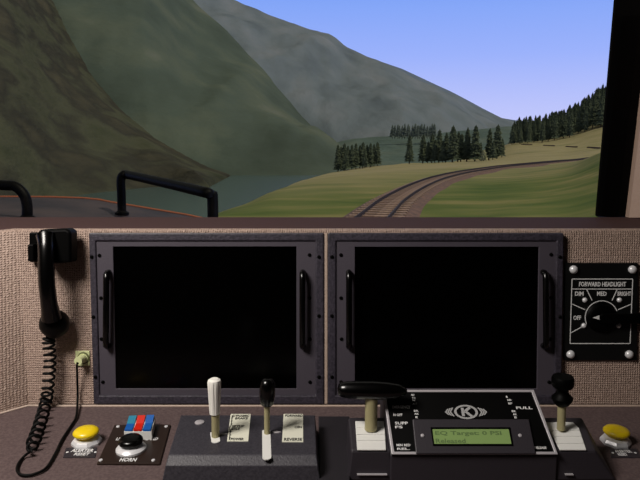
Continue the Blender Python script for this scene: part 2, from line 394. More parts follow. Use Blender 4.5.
mb = MB(PAN); mb.ppx([(75, 351), (89.5, 351), (89.5, 366), (76, 366)], .001, .004); mb.build('socket_plate', 'sock', t, bevel=.0008)
mb = MB(PAN); a, b = PAN.px(83.3, 358.2, .005)
mb.lathe([(.0105, .004), (.0105, .0052), (.009, .0056)], a, b, 24); mb.build('ring', 'sockd', t, smooth=30)
mb = MB(PAN); mb.lathe([(.0085, .0055), (.0085, .0062), (.0075, .0063)], a - .0006, b, 24); mb.build('collar', 'sock', t, smooth=30)

# ================================================================== ALERTER BUTTONS
def alerter(label, bu, bv, tu0, tu1, tv0, tv1, plate):
    a, b = DSK.px(bu, bv); t = thing('alerter_button', label, 'push button', DSK.w(a, b, 0), 'yellow alerter reset buttons on the desk')
    mb = MB(DSK); mb.lathe([(.0225, .0003), (.0225, .004), (.0195, .0085), (.0145, .010), (.0145, .0105)], a, b, 8, rot=.39); mb.build('collar', 'bolt', t, bevel=.0008)
    mb = MB(DSK); mb.lathe([(.0125, .0106), (.0135, .0135), (.0175, .0150), (.0192, .0175), (.0192, .0195), (.0165, .0225), (.010, .0245), (.003, .0252)], a, b, 32); mb.build('cap', 'yellow', t, smooth=50)
    mb = MB(DSK); mb.ppx(plate, .0002, .0011); lp = mb.build('label_plate', 'consoledk', t)
    mb = MB(DSK); h = (tv1 - tv0); c_ = .0012
    mb.textpx('ALERTER', tu0 + 4, tu1 - 3, tv0 + h * .46, tv0, c_); mb.textpx('RESET', tu0 + 7, tu1 - 7, tv1, tv0 + h * .58, c_); mb.build('lettering', 'ink', lp)
    for u in (tu0 + .8, tu1 - .2):
        mb = MB(DSK); q = DSK.px(u, (tv0 + tv1) / 2, c_); mb.lathe([(.0020, c_), (.0020, c_ + .0003)], q[0], q[1], 10); mb.build('hand_marking', 'ink', lp)
alerter('yellow alerter reset button on the desk beside the telephone cord', 86.8, 443.2, 66.5, 95.5, 449, 455.5, [(66, 447.5), (97, 447.5), (95, 457.5), (63, 457.5)])
alerter('yellow alerter reset button below the headlight switch', 615.5, 442.5, 612, 635.5, 450, 455.8, [(610, 448.5), (637, 448.5), (641, 457.5), (611, 457.5)])

# ================================================================== HORN PLATE
t = thing('horn_panel', 'dark brown desk plate with a horn button and coloured rocker switches', 'control panel', on_z(131, 463, TW))
mb = MB(DSK); mb.ppx([(114.4, 424.8), (170.6, 424.4), (159.8, 463.8), (96.8, 463.4)], .0003, .003); mb.build('plate', 'pbrown', t, bevel=.0005)
for u, v in ((118, 426.7), (166.3, 426.6), (100.8, 460.3), (153.3, 460.4)):
    a, b = DSK.px(u, v, .003); mb = MB(DSK); mb.lathe([(.0030, .0029), (.0026, .0042), (.001, .0046)], a, b, 12); mb.build('screw', 'bolt', t, smooth=40)
mb = MB(DSK); mb.textpx('LEAD', 115.5, 127, 440.3, 437.6, .003); mb.textpx('SAND', 145.3, 157.3, 440.3, 437.6, .003); mb.textpx('HORN', 119, 135.5, 461.6, 458, .003); mb.build('lettering', 'ink', t)
hb = .0175
fl, frr = DSK.px(124, 431.3, hb), DSK.px(151.7, 431.3, hb); bl_, br_ = DSK.px(128.6, 418, hb), DSK.px(155.4, 417, hb)
mb = MB(DSK); mb.prism([fl, frr, br_, bl_], .0032, hb); t1 = mb.build('rocker_base', 'white', t, bevel=.0008)
def lerp2(p, q, s_): return (p[0] + (q[0] - p[0]) * s_, p[1] + (q[1] - p[1]) * s_)
for i, (m1, m2, lb) in enumerate((('blue', 'teal', 'blue rocker'), ('red', 'red', 'red rocker'), ('blue', 'blue', 'blue rocker'))):
    s0, s1 = (.02 + i * .33), (.30 + i * .33)
    A, B, C2, D = lerp2(fl, frr, s0), lerp2(fl, frr, s1), lerp2(bl_, br_, s1), lerp2(bl_, br_, s0)
    Mi, Mj = lerp2(A, D, .5), lerp2(B, C2, .5)
    mb = MB(DSK); z0, z1, zm = hb + .0002, hb + .0030, hb + .0014
    pts = [(*A, z0), (*B, z0), (*C2, z0), (*D, z0), (*A, z1), (*B, z1), (*Mj, zm), (*Mi, zm), (*C2, z1 + .001), (*D, z1 + .001)]
    mb.add(mb.L(pts), [(0, 1, 2, 3), (0, 1, 5, 4), (4, 5, 6, 7), (1, 2, 8, 6, 5), (2, 3, 9, 8), (3, 0, 4, 7, 9)])
    mb.m = 1; mb.add(mb.L(pts), [(7, 6, 8, 9)])
    o = mb.build('rocker', [m1, m2], t1); o['label'] = lb
a, b = DSK.px(131.3, 451.5)
mb = MB(DSK); mb.lathe([(.0222, .0031), (.0222, .006), (.019, .0095), (.0145, .011)], a, b, 28); hc = mb.build('button_collar', 'bolt', t, smooth=35)
mb = MB(DSK); mb.lathe([(.012, .0111), (.013, .0125), (.0165, .0135), (.0180, .0165), (.0178, .0195), (.0155, .022), (.012, .023), (.0115, .0222), (.003, .022)], a, b, 32); mb.build('horn_button', 'gloss', t, smooth=40)

# ================================================================== REVERSER CONSOLE
H1 = .036
tl, tr_ = DSK.px(181, 415, H1), DSK.px(315, 414.5, H1)
f1l, f1r = DSK.px(168.5, 454.5, H1), DSK.px(316.5, 454.5, H1)
H2 = H1 - .009
f2l, f2r = DSK.px(165.5, 465.5, H2), DSK.px(318, 465.5, H2)
t = thing('selector_console', 'low dark grey desk console carrying a white lever and a black knobbed lever', 'control console', DSK.w((f2l[0] + f2r[0]) / 2, f2l[1], 0))
f2l = (f2l[0], min(f2l[1], f2r[1])); f2r = (f2r[0], f2l[1])
mb = MB(DSK); g = .006
pts = [(tl[0] - .004, tl[1] + .004, .0005), (tr_[0] + .003, tl[1] + .004, .0005), (f2r[0] + .004, f2r[1] - .004, .0005), (f2l[0] - .006, f2l[1] - .004, .0005),
       (*tl, H1), (tr_[0], tl[1], H1), (*f1r, H1), (f1l[0], f1r[1], H1), (*f2r, H2), (*f2l, H2)]
mb.add(mb.L(pts), [(0, 1, 2, 3), (4, 5, 6, 7), (7, 6, 8, 9), (0, 1, 5, 4), (1, 2, 8, 6, 5), (2, 3, 9, 8), (3, 0, 4, 7, 9)])
body1 = mb.build('body', 'console', t, bevel=.0015)
c = H1
def slot(u0, u1, v0, v1, name='slot', parent=None, m='white', c=c):
    A = DSK.px(u0, v0, c); B = DSK.px(u1, v0, c); C2 = DSK.px(u1, v1, c); D = DSK.px(u0, v1, c)
    w = (C2[0] - D[0]) / 2; pts = []
    for k in range(9):
        x = math.pi * k / 8; pts.append(((A[0] + B[0]) / 2 + w * math.cos(x), A[1] - w * .7 + w * .7 * math.sin(x)))
    for k in range(9):
        x = math.pi + math.pi * k / 8; pts.append(((C2[0] + D[0]) / 2 + w * math.cos(x), C2[1] + w + w * math.sin(x)))
    mb = MB(DSK); mb.prism(pts, c - .0005, c + .0008); return mb.build(name, m, t)
slot(210.5, 219.5, 432, 443.3); slot(262, 271, 430, 460)
for u, v, w_ in ((223, 434.2, .006), (276.5, 432.4, .0065)):
    a, b = DSK.px(u, v, c); mb = MB(DSK); mb.lathe([(w_, c - .0004), (w_, c + .001), (w_ * .8, c + .0014)], a, b, 16, sy=.35); mb.build('pointer', 'silver', t, smooth=40)
a, b = DSK.px(199.5, 422.7, c); mb = MB(DSK); mb.lathe([(.0072, c - .0004), (.0072, c + .0014), (.0058, c + .002)], a, b, 20); mb.build('indicator_lamp', 'silver', t, smooth=40)
# label plates
mb = MB(DSK); mb.ppx([(230.7, 413.9), (250.7, 413.9), (248.2, 441), (227, 441)], c, c + .001); l1 = mb.build('label_plate', 'label', t); l1['label'] = 'cream label reading DYNAMIC BRAKE, SETUP, IDLE and POWER'
mb = MB(DSK); cc = c + .0011
mb.textpx('DYNAMIC', 232.5, 249, 417, 414.8, cc); mb.textpx('BRAKE', 235, 247.5, 419.3, 417.4, cc); mb.textpx('SETUP', 231.6, 244, 427.4, 425.2, cc); mb.textpx('IDLE', 231.2, 239.5, 430, 427.8, cc); mb.textpx('POWER', 230.5, 243.5, 440.3, 438, cc)
for (p, q) in (((232.3, 415.5), (231.2, 425)), ((231.2, 425), (229.2, 428)), ((229.2, 428), (230.3, 431)), ((230.3, 431), (229.4, 439.8))): mb.linepx(p, q, .0013, cc)
for v in (418, 421, 424, 432, 435, 438): mb.linepx((229.2 + (440 - v) * .09, v), (231 + (440 - v) * .09, v), .0009, cc)
mb.build('scale_marking', 'inkd', l1)
mb = MB(DSK); mb.ppx([(283.6, 413.9), (303, 413.9), (303.2, 441.7), (282, 441.7)], c, c + .001); l2 = mb.build('label_plate', 'label', t); l2['label'] = 'cream label reading FORWARD, CEN and REVERSE'
mb = MB(DSK); mb.textpx('FORWARD', 285, 302.6, 416.9, 414.6, cc); mb.textpx('CEN', 294.5, 301.8, 428.2, 426.2, cc); mb.textpx('REVERSE', 284, 302, 440.8, 438, cc); mb.build('lettering', 'inkd', l2)
# white lever
p0 = on_z(215.6, 437, H1 + TW); y = p0.y
lv = thing('selector_lever', 'ribbed ivory lever on a brass shaft, rising from the low console', 'lever', p0)
mb = MB(); mb.tube([p0 + Vector((0, 0, .0012)), on_y(215.4, 412, y)], .0058, 16); mb.build('shaft', 'brass', lv, smooth=50)
h0, h1 = on_y(214.8, 414, y), on_y(214.2, 378.6, y); ax = (h1 - h0); Lh = ax.length
prof = [(.0062, 0), (.0074, .001), (.0079, Lh * .15), (.0094, Lh * .75), (.0098, Lh * .90), (.0088, Lh * .96), (.0055, Lh)]
mb = MB(); n_ = 36; Z = ax.normalized(); X = Vector((1, 0, 0)); Y = Z.cross(X); pts = []; fs = []
for r, h in prof:
    for k in range(n_):
        x = 2 * math.pi * k / n_; rr_ = r * (1 - (.10 if (k % 4 == 0 and Lh * .1 < h < Lh * .93) else 0)); pts.append(h0 + X * rr_ * math.cos(x) + Y * rr_ * math.sin(x) + Z * h)
for i in range(len(prof) - 1):
    for k in range(n_):
        j = (k + 1) % n_; fs.append((i * n_ + k, i * n_ + j, (i + 1) * n_ + j, (i + 1) * n_ + k))
fs += [tuple(range(n_))[::-1], tuple((len(prof) - 1) * n_ + k for k in range(n_))]
mb.add(pts, fs); mb.build('handle', 'ivory', lv, smooth=25)
# black lever
p0 = on_z(267, 434, H1 + TW); y = p0.y
lv = thing('reverser_lever', 'black knobbed lever on a brass shaft, rising from a white slot', 'lever', p0)
mb = MB(); mb.tube([p0 + Vector((0, 0, .0012)), on_y(267, 402, y)], .0042, 16); mb.build('shaft', 'brass', lv, smooth=50)
h0, h1 = on_y(267.2, 405, y), on_y(267.4, 378.5, y); Lh = (h1 - h0).length
mb = MB(); mb.lathe([(.0075, 0), (.0095, .002), (.0114, Lh * .35), (.0116, Lh * .55), (.0108, Lh * .8), (.0085, Lh * .94), (.004, Lh)], o=h0, axis=h1 - h0, n=28); mb.build('knob', 'gloss', lv, smooth=50)

# ================================================================== BRAKE CONSOLE
HB, YB = .040, None
pb = on_z(474, 455, TW + HB)
tilt = math.radians(38)
PL = Frame((0, pb.y, TW + HB), (1, 0, 0), (0, math.cos(tilt), math.sin(tilt)))
t = thing('brake_console', 'large black brake desk console with a green readout and two levers', 'control console', on_z(475, 478, TW))
# main wedge under the display plate
Lp = PL.px(440, 391)[1]
TLp, TRp, BRp, BLp = PL.px(382.5, 391.3), PL.px(533, 391.3), PL.px(557, 455.8), PL.px(391.5, 455.8)
back_y = PL.w(0, Lp).y; back_z = PL.w(0, Lp).z - TW
WF = .044                                         # height of the low shoulders
yf = on_z(400, 450.5, TW + WF).y                  # their front edge
yb = on_z(400, 417, TW + .058).y
def X_at(u, y, z): return on_y(u, 0, 1).x if 0 else ((u - 320) / F) * ((y) * CP + (CAM.z - z) * SP)
mb = MB()
xl0, xr0 = PL.w(*BLp).x - .001, PL.w(*BRp).x + .001; xl1, xr1 = PL.w(*TLp).x, PL.w(*TRp).x
fr0 = PL.w(0, 0).y
pts = [(xl0, fr0 - .002, TW + .001), (xr0, fr0 - .002, TW + .001), (xr1, back_y + .03, TW + .001), (xl1, back_y + .03, TW + .001),
       (xl0, fr0, TW + HB - .001), (xr0, fr0, TW + HB - .001), (xr1, back_y, TW + back_z - .001), (xl1, back_y, TW + back_z - .001),
       (xr1, back_y + .03, TW + back_z - .02), (xl1, back_y + .03, TW + back_z - .02)]
mb.add(pts, [(0, 1, 2, 3), (0, 1, 5, 4), (4, 5, 6, 7), (7, 6, 8, 9), (3, 2, 8, 9), (1, 2, 8, 6, 5), (0, 3, 9, 7, 4)])
bodyc = mb.build('body', 'consoledk', t, bevel=.0015)
# shoulders: lower blocks either side that carry the white quadrants
def shoulder(uL0, uR0, uL1, uR1, ubL, ubR):
    zf, zb = TW + WF, TW + .058
    pts = [(X_at(ubL, yf - .004, TW), yf - .004, TW + .001), (X_at(ubR, yf - .004, TW), yf - .004, TW + .001),
           (X_at(uR1 + 4, yb + .01, TW), yb + .01, TW + .001), (X_at(uL1 - 2, yb + .01, TW), yb + .01, TW + .001),
           (X_at(uL0, yf, zf), yf, zf), (X_at(uR0, yf, zf), yf, zf), (X_at(uR1, yb, zb), yb, zb), (X_at(uL1, yb, zb), yb, zb)]
    mb = MB(); mb.add(pts, [(0, 1, 2, 3), (0, 1, 5, 4), (4, 5, 6, 7), (2, 3, 7, 6), (1, 2, 6, 5), (0, 3, 7, 4)])
    return mb.build('shoulder', 'consoledk', t, bevel=.003)
shoulder(351, 391, 348, 385, 347, 394); shoulder(556, 596, 538, 582, 556, 617)
st_ = math.atan2(.058 - WF, yb - yf)
SH = Frame((0, yf, TW + WF), (1, 0, 0), (0, math.cos(st_), math.sin(st_)))
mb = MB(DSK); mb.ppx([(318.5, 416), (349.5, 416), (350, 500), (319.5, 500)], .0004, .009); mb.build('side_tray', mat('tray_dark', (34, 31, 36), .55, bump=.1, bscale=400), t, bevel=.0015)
def quadrant(outline, ribs, lb):
    mb = MB(SH); mb.ppx(outline, .0002, .0022); q = mb.build('quadrant_plate', 'white', t, bevel=.0005); q['label'] = lb
    for (p, r) in ribs:
        mb = MB(SH); mb.linepx(p, r, .0028, .0022, .0011); mb.build('rib', 'white', q, bevel=.0004)
quadrant([(355.2, 421), (384.2, 421), (386, 449.6), (357.2, 449.6)], [((356, 427), (384, 427)), ((356.5, 434), (384.8, 434)), ((357, 440), (385.2, 440))], 'white ribbed quadrant plate under the T-handled lever')
quadrant([(545, 422), (573, 422), (579, 428), (586.3, 449.6), (560, 449.6)], [((550, 430), (579, 430)), ((554, 436), (581, 436)), ((556, 443), (583, 443))], 'white ribbed quadrant plate under the flanged lever')
# specular glint of the lower front edge, put in as thin silver strips
for u0, u1 in ((357, 387), (565, 573)):
    p = on_y(u0, 474.3, yf - .0045); q = on_y(u1, 474.3, yf - .0045); mb = MB(); mb.box(p.x, q.x, p.y - .002, p.y + .004, p.z - .0006, p.z + .0006); mb.build('edge_highlight', 'silver', t)
# display plate
dp = MB(PL); dp.prism([BLp, BRp, TRp, TLp], .0, .003); dp = dp.build('display_plate', mat('plate_black', (3, 3, 3), .4, spec=.25), t)
def off(poly, d):
    A, B, C2, D = [Vector(p) for p in poly]; return [(A.x + d, A.y + d), (B.x - d, B.y + d), (C2.x - d * 1.1, C2.y - d), (D.x + d * 1.0, D.y - d)]
mb = MB(PL); mb.ring([BLp, BRp, TRp, TLp], off([BLp, BRp, TRp, TLp], .0038), .0031, .005); mb.build('silver_border', 'silver', dp, bevel=.0006)
# readout housing
c = .0031
mb = MB(PL); mb.ppx([(412.5, 419), (529, 419), (536, 453.6), (416, 453.6)], c, c + .004); ro = mb.build('readout_housing', 'consoledk', dp, bevel=.0012)
c2 = c + .004
mb = MB(PL); mb.ring([PL.px(u, v, c2) for u, v in [(430.5, 427.6), (510, 427.6), (513, 446), (433, 446)]][::-1], [PL.px(u, v, c2) for u, v in [(432, 429.2), (508.6, 429.2), (511.5, 444.2), (434, 444.2)]][::-1], c2, c2 + .0012); mb.build('readout_bezel', 'dull', ro)
mb = MB(PL); mb.ppx([(432, 429.2), (508.6, 429.2), (511.5, 444.2), (434, 444.2)], c2, c2 + .0005); sc_ = mb.build('readout', 'lcd', ro)
mb = MB(PL); mb.textpx('EQ Target: 0 PSI', 435.5, 502, 436.2, 431, c2 + .0006, .0001); mb.textpx('Released', 436, 466, 443.2, 438.6, c2 + .0006, .0001); mb.build('lettering', 'lcdink', sc_)
for u in (422.5, 520):
    a, b = PL.px(u, 435.5, c2); mb = MB(PL); mb.lathe([(.0026, c2), (.0022, c2 + .001), (.0008, c2 + .0014)], a, b, 12); mb.build('screw', 'silver', ro, smooth=40)
# maker's emblem: K in an oval between chevrons
mb = MB(PL); a, b = PL.px(466, 412, c); rx, ry = .0168, .0108
ell = lambda k_: [(a + rx * k_ * math.cos(x / 32 * 2 * math.pi), b + ry * (k_ if k_ == 1 else k_ - .02) * math.sin(x / 32 * 2 * math.pi)) for x in range(32)]
mb.ring(ell(1), ell(.80), c, c + .0004)
def bar(p, q, w): 
    d = (Vector(q) - Vector(p)).normalized(); n2 = Vector((-d.y, d.x)) * w / 2; P_, Q_ = Vector(p), Vector(q); mb.prism([tuple(P_ - n2), tuple(Q_ - n2), tuple(Q_ + n2), tuple(P_ + n2)], c, c + .0004)
bar((a - .0045, b - .0064), (a - .0045, b + .0064), .0040); bar((a - .003, b), (a + .0065, b + .0068), .0036); bar((a - .001, b + .001), (a + .0075, b - .0068), .0036)
for sg in (-1, 1):
    for k in range(3):
        x = a + sg * (.0172 + k * .0033); w = .0021
        top = .0066 - k * .0010
        mb.prism([(x, b + top), (x + sg * w, b + top), (x + sg * (w + .0040), b), (x + sg * .0040, b)], c, c + .0004)
        mb.prism([(x, b - top), (x + sg * w, b - top), (x + sg * (w + .0040), b), (x + sg * .0040, b)], c, c + .0004)
mb.build('emblem', mat('emblem_grey', (168, 168, 168), .5), dp)
mb = MB(PL)
mb.textpx('EMERGENCY', 392.3, 410.5, 408.5, 405.6, c); mb.textpx('H OFF', 393.5, 402.5, 416.2, 413.6, c)
mb.textpx('SUPP', 395, 408, 424.6, 421.8, c); mb.textpx('FS', 395.2, 402.8, 428.3, 425.8, c)
mb.textpx('MIN RED', 396.6, 410.5, 446.3, 443.9, c); mb.textpx('REL.', 397.2, 410, 450, 447.8, c)
for s_, u0, u1, v in (('AU', 411, 414.3, 396), ('TO', 411.9, 415.6, 399), ('M', 412.4, 415, 401.6), ('AT', 412.6, 417, 404.9), ('BR', 414, 418.6, 411.8), ('AK', 414.4, 419, 414.8), ('E', 415.5, 418, 418.2),
                      ('I', 506.2, 507.6, 397.8), ('ND', 507.5, 511.6, 401), ('EP', 508.6, 512.6, 404.4), ('BR', 512, 516, 412.2), ('AK', 513, 517, 415.3), ('E', 514.6, 517, 418.4)):
    mb.textpx(s_, u0, u1, v, v - 1.9, c)
mb.textpx('FULL', 516.5, 532.5, 409.2, 406.6, c); mb.textpx('RELEASE', 534.8, 546.8, 449, 446.6, c)
mb.build('lettering', 'ink', dp)
# automatic brake lever (T handle)
p0 = SH.wp(370.8, 430, .0024); y = p0.y
lv = thing('brake_lever', 'black T-handled brake lever on a thick brass shaft', 'lever', p0)
mb = MB(); mb.tube([p0 + Vector((0, 0, .001)), on_y(371.5, 396, y)], .0088, 20); mb.build('shaft', 'brass', lv, smooth=50)
g0, g1 = on_y(337.5, 389.5, y), on_y(407, 391, y); ax = g1 - g0; Lh = ax.length
prof = [(.002, 0), (.0075, .0015), (.0100, .005), (.0118, .012), (.0128, Lh * .3), (.0135, Lh * .5), (.0125, Lh * .7), (.0100, Lh * .88), (.0065, Lh * .97), (.002, Lh)]
mb = MB(); mb.lathe(prof, o=g0, axis=ax, n=28); mb.build('handle', 'gloss', lv, smooth=60)
# independent brake lever
p0 = SH.wp(561, 430, .0036); y = p0.y
lv = thing('brake_lever', 'black flanged-knob brake lever on a slim brass shaft', 'lever', p0)
mb = MB(); mb.tube([p0 + Vector((0, 0, .001)), on_y(562, 402, y)], .0058, 18); mb.build('shaft', 'brass', lv, smooth=50)
h0, h1 = on_y(562, 405.5, y), on_y(563, 375.5, y); Lh = (h1 - h0).length
prof = [(.006, 0), (.0085, .001), (.0120, Lh * .12), (.0145, Lh * .22), (.0142, Lh * .28), (.0100, Lh * .38), (.0078, Lh * .48), (.0085, Lh * .56), (.0138, Lh * .64), (.0152, Lh * .70), (.0152, Lh * .90), (.0138, Lh * .97), (.006, Lh)]
mb = MB(); mb.lathe(prof, o=h0, axis=h1 - h0, n=30); mb.build('knob', 'dull', lv, smooth=40)

# ================================================================== LOCOMOTIVE NOSE
out = [(-60, 197.5), (0, 197), (50, 197.3), (85, 198.5), (100, 200), (111, 202.3), (135, 206.3), (163, 211), (187, 215), (210, 220), (232, 230), (250, 250), (262, 285)]
FY = 4.0
sec = [on_y(u, v, FY) for u, v in out]
t = thing('locomotive_nose', 'blue-grey locomotive nose hood outside the windscreen', 'locomotive nose', (-1.5, 2.0, 2.2))
mb = MB(); n = len(sec); pts = []
for y in (1.6, FY):
    pts += [(p.x, y, p.z) for p in sec] + [(sec[-1].x, y, 1.5), (sec[0].x, y, 1.5)]
m_ = n + 2
mb.add(pts, [tuple(range(m_))[::-1], tuple(range(m_, 2 * m_))] + [(i, (i + 1) % m_, m_ + (i + 1) % m_, m_ + i) for i in range(m_)])
mb.build('hood', 'hood', t, smooth=30)
mb = MB(); mb.tube([p + Vector((0, -.01, .003)) for p in sec], .0075, 8); mb.build('edge_stripe', 'orange', t, smooth=60)
def hoodz(x):
    for p, q in zip(sec, sec[1:]):
        if p.x <= x <= q.x: return p.z + (q.z - p.z) * (x - p.x) / (q.x - p.x)
    return sec[0].z
a0 = on_y(118.5, 206, 3.6); zb0 = hoodz(a0.x)
ya = 3.6
c1, c2_ = on_y(124, 174, ya), on_y(206, 192, 2.8); e = on_y(211, 217, 2.8)
base1 = Vector((c1.x - .025, ya, zb0)); base2 = Vector((e.x, 2.8, hoodz(e.x)))
hr = thing('handrail', 'black bent-tube handrail standing on the locomotive nose with both posts', 'handrail', base1, 'handrails on the locomotive nose')
pth = spline([base1, base1.lerp(c1 + Vector((-.02, 0, -.03)), .6), c1 + Vector((-.02, 0, -.035)), c1 + Vector((-.004, 0, -.006)), c1 + Vector((.03, -.01, -.006)), c1.lerp(c2_, .5), c2_ + Vector((-.02, 0, .002)), c2_ + Vector((.018, 0, -.012)), c2_ + Vector((.03, 0, -.045)), Vector((base2.x, 2.8, base2.z + .05)), base2], 8)
mb = MB(); mb.tube(pth, .0255, 14); mb.build('rail', 'dull', hr, smooth=60)
for bpt in (base1, base2):
    mb = MB(); mb.lathe([(.042, -.002), (.042, .010), (.028, .02), (.02, .03)], o=bpt, axis=(0, 0, 1), n=20); mb.build('foot_flange', 'dull', hr, smooth=40)
yy = 3.0; e = on_y(27, 217, yy); b2 = Vector((e.x, yy, hoodz(e.x)))
hr = thing('handrail', 'black bent-tube handrail cut off by the photo edge above the hood', 'handrail', b2, 'handrails on the locomotive nose')
b3 = Vector((on_y(-120, 200, yy).x, yy, hoodz(-3)))
pth = spline([b3 + Vector((0, 0, 0)), on_y(-120, 190, yy), on_y(-100, 182, yy), on_y(-40, 184, yy), on_y(4, 185.3, yy), on_y(16, 187, yy), on_y(24, 195, yy), on_y(27, 205, yy), b2], 8)
mb = MB(); mb.tube(pth, .0255, 14); mb.build('rail', 'dull', hr, smooth=60)
mb = MB(); mb.lathe([(.042, -.004), (.042, .010), (.028, .02), (.02, .03)], o=b2, axis=(0, 0, 1), n=20); mb.build('foot_flange', 'dull', hr, smooth=40)

# ================================================================== LANDSCAPE
YS = [3, 8, 15, 20, 26, 33, 40, 50, 60, 80, 100, 130, 180, 230, 300, 400, 600]
Z = zv
TAB = {
 -1500: [-2, -2, -2, -3, -4, -6, -8, -10, -12, -15, -19, -24, -30, -34, -34, -34, -34],
 100: [-.8, -1, -1, -1.5, -2.5, -4, -6, -8, -10, -14, -19, -24, -30, -34, -34, -34, -34],
 215: [-.8, -.6, -.5, -.3, 0, Z(33, 212), Z(40, 211.5), Z(50, 214), Z(60, 219), -10, -15, -21, -28, -34, -34, -34, -34],
 245: [-.8, -.6, -.5, -.3, 0, Z(33, 205), Z(40, 202), Z(50, 203), Z(60, 206), -8, -12, -19, -26, -34, -34, -34, -34],
 275: [-.8, -.6, -.5, -.3, 0, 0, Z(40, 192), Z(50, 189), Z(60, 191), Z(80, 196), Z(100, 202), -16, -24, -34, -34, -34, -34],
 305: [-.8, -.6, -.5, -.3, 0, 0, Z(40, 191), Z(50, 182.5), Z(60, 179.5), Z(80, 179), Z(100, 181), Z(130, 184), -21, -32, -34, -34, -34],
 330: [-.8, -.6, -.5, -.3, 0, 0, 0, Z(50, 181), Z(60, 176.5), Z(80, 173.4), Z(100, 172.6), Z(130, 173), Z(180, 178), -28, -34, -34, -34],
 360: [-.8, -.6, -.5, -.3, 0, 0, 0, 0, Z(60, 174.3), Z(80, 171.5), Z(100, 170), Z(130, 169), Z(180, 168.4), -18, -34, -34, -34],
 400: [-.8, -.6, -.5, -.3, 0, 0, 0, 0, Z(60, 173.5), Z(80, 168.5), Z(100, 166.5), Z(130, 165.2), Z(180, 164), Z(230, 164), -26, -34, -34],
 450: [-.8, -.6, -.5, -.3, 0, 0, 0, 0, 0, Z(80, 166), Z(100, 163.8), Z(130, 163), Z(180, 162), Z(230, 162), Z(300, 164), -34, -34],
 485: [-.8, -.6, -.5, -.3, 0, 0, 0, 0, 0, 0, Z(100, 162), Z(130, 161.2), Z(180, 160), Z(230, 157), Z(300, 154), -26, -34],
 510: [-.8, -.6, -.5, -.2, .1, .1, .1, .1, 0, 0, Z(100, 161), Z(130, 159), Z(180, 154), Z(230, 148), Z(300, 143), Z(400, 144), -20],
 540: [-.8, -.6, -.5, -.1, .1, .2, .2, .3, .3, 0, 0, Z(130, 157), Z(180, 151), Z(230, 145.5), Z(300, 140), Z(400, 141), -20],
 570: [-.8, -.6, -.5, 0, .2, .4, .5, .6, .7, .4, .0, Z(130, 156), Z(180, 149.5), Z(230, 142), Z(300, 133), Z(400, 137), -20],
 600: [-.8, -.6, -.5, .2, .5, .8, 1.1, 1.6, 2.1, 1.6, .2, Z(130, 153), Z(180, 145), Z(230, 135), Z(300, 120), Z(400, 122), -20],
 640: [-.8, -.6, -.3, .5, 1, 1.6, 2.2, 3, 3.6, 3, 1.5, Z(130, 150), Z(180, 143), Z(230, 128), Z(300, 110), Z(400, 111), -20],
 1900: [-.8, -.4, .5, 1, 2, 3, 4, 5, 6, 6, 5, 6, 8, 12, 20, 24, 20],
}
UK = sorted(TAB)
def interp(xs, ys, x):
    if x <= xs[0]: return ys[0]
    if x >= xs[-1]: return ys[-1]
    for i in range(len(xs) - 1):
        if x <= xs[i + 1]:
            f = (x - xs[i]) / (xs[i + 1] - xs[i]); return ys[i] + (ys[i + 1] - ys[i]) * f
def smooth_interp(xs, ys, x):
    if x <= xs[0]: return ys[0]
    if x >= xs[-1]: return ys[-1]
    i = max(k for k in range(len(xs) - 1) if xs[k] <= x)
    h = xs[i + 1] - xs[i]; f = (x - xs[i]) / h
    def sl(k):
        if k == 0 or k == len(xs) - 1: return 0
        a_ = (ys[k] - ys[k - 1]) / (xs[k] - xs[k - 1]); b_ = (ys[k + 1] - ys[k]) / (xs[k + 1] - xs[k])
        return 0 if a_ * b_ <= 0 else 2 * a_ * b_ / (a_ + b_)
    return (2 * f ** 3 - 3 * f * f + 1) * ys[i] + (f ** 3 - 2 * f * f + f) * h * sl(i) + (-2 * f ** 3 + 3 * f * f) * ys[i + 1] + (f ** 3 - f * f) * h * sl(i + 1)
def u_of(x, y): return 320 + 606 * x / y
def terr(x, y):
    u = u_of(x, y)
    zc = [smooth_interp(YS, TAB[k], y) for k in UK]
    return smooth_interp(UK, zc, u)
# meadow mesh
us = [-1500, -900, -400, -100, 50, 130, 180] + [195 + 9 * k for k in range(52)] + [680, 760, 900, 1200, 1900]
ys = []
y = 5.0
while y < 600: ys.append(y); y *= 1.055
ys.append(600)
mb = MB(); nx = len(us)
pts = [];
for y in ys:
    for u in us:
        x = (u - 320) / 606 * y; z = terr(x, y) - .12
        z += .12 * noise.noise(Vector((x * .12, y * .12, 0))) * min(1, y / 60) * (y / 60) ** .5
        pts.append((x, y, z))
mb.add(pts, [(j * nx + i, j * nx + i + 1, (j + 1) * nx + i + 1, (j + 1) * nx + i) for j in range(len(ys) - 1) for i in range(nx - 1)])
gm = mat('meadow_grass', (108, 116, 72), .95, spec=.05)
N = gm.node_tree.nodes; Lk = gm.node_tree.links; b_ = N['Principled BSDF']
def noise_ramp(scale, cols, stretch=(1, 1, 1), detail=5):
    tc = N.new('ShaderNodeTexCoord'); mp = N.new('ShaderNodeMapping'); mp.inputs['Scale'].default_value = stretch
    n = N.new('ShaderNodeTexNoise'); n.inputs['Scale'].default_value = scale; n.inputs['Detail'].default_value = detail
    r = N.new('ShaderNodeValToRGB'); e_ = r.color_ramp.elements; e_[0].position = cols[0][0]; e_[0].color = lin(cols[0][1]); e_[1].position = cols[-1][0]; e_[1].color = lin(cols[-1][1])
    for p_, c__ in cols[1:-1]: e_.new(p_).color = lin(c__)
    Lk.new(tc.outputs['Object'], mp.inputs[0]); Lk.new(mp.outputs[0], n.inputs['Vector']); Lk.new(n.outputs['Fac'], r.inputs[0]); return r, tc
lush, tc = noise_ramp(.35, [(.3, (66, 84, 42)), (.48, (88, 98, 54)), (.58, (104, 106, 64)), (.7, (126, 120, 80))], (.35, 1, 1))
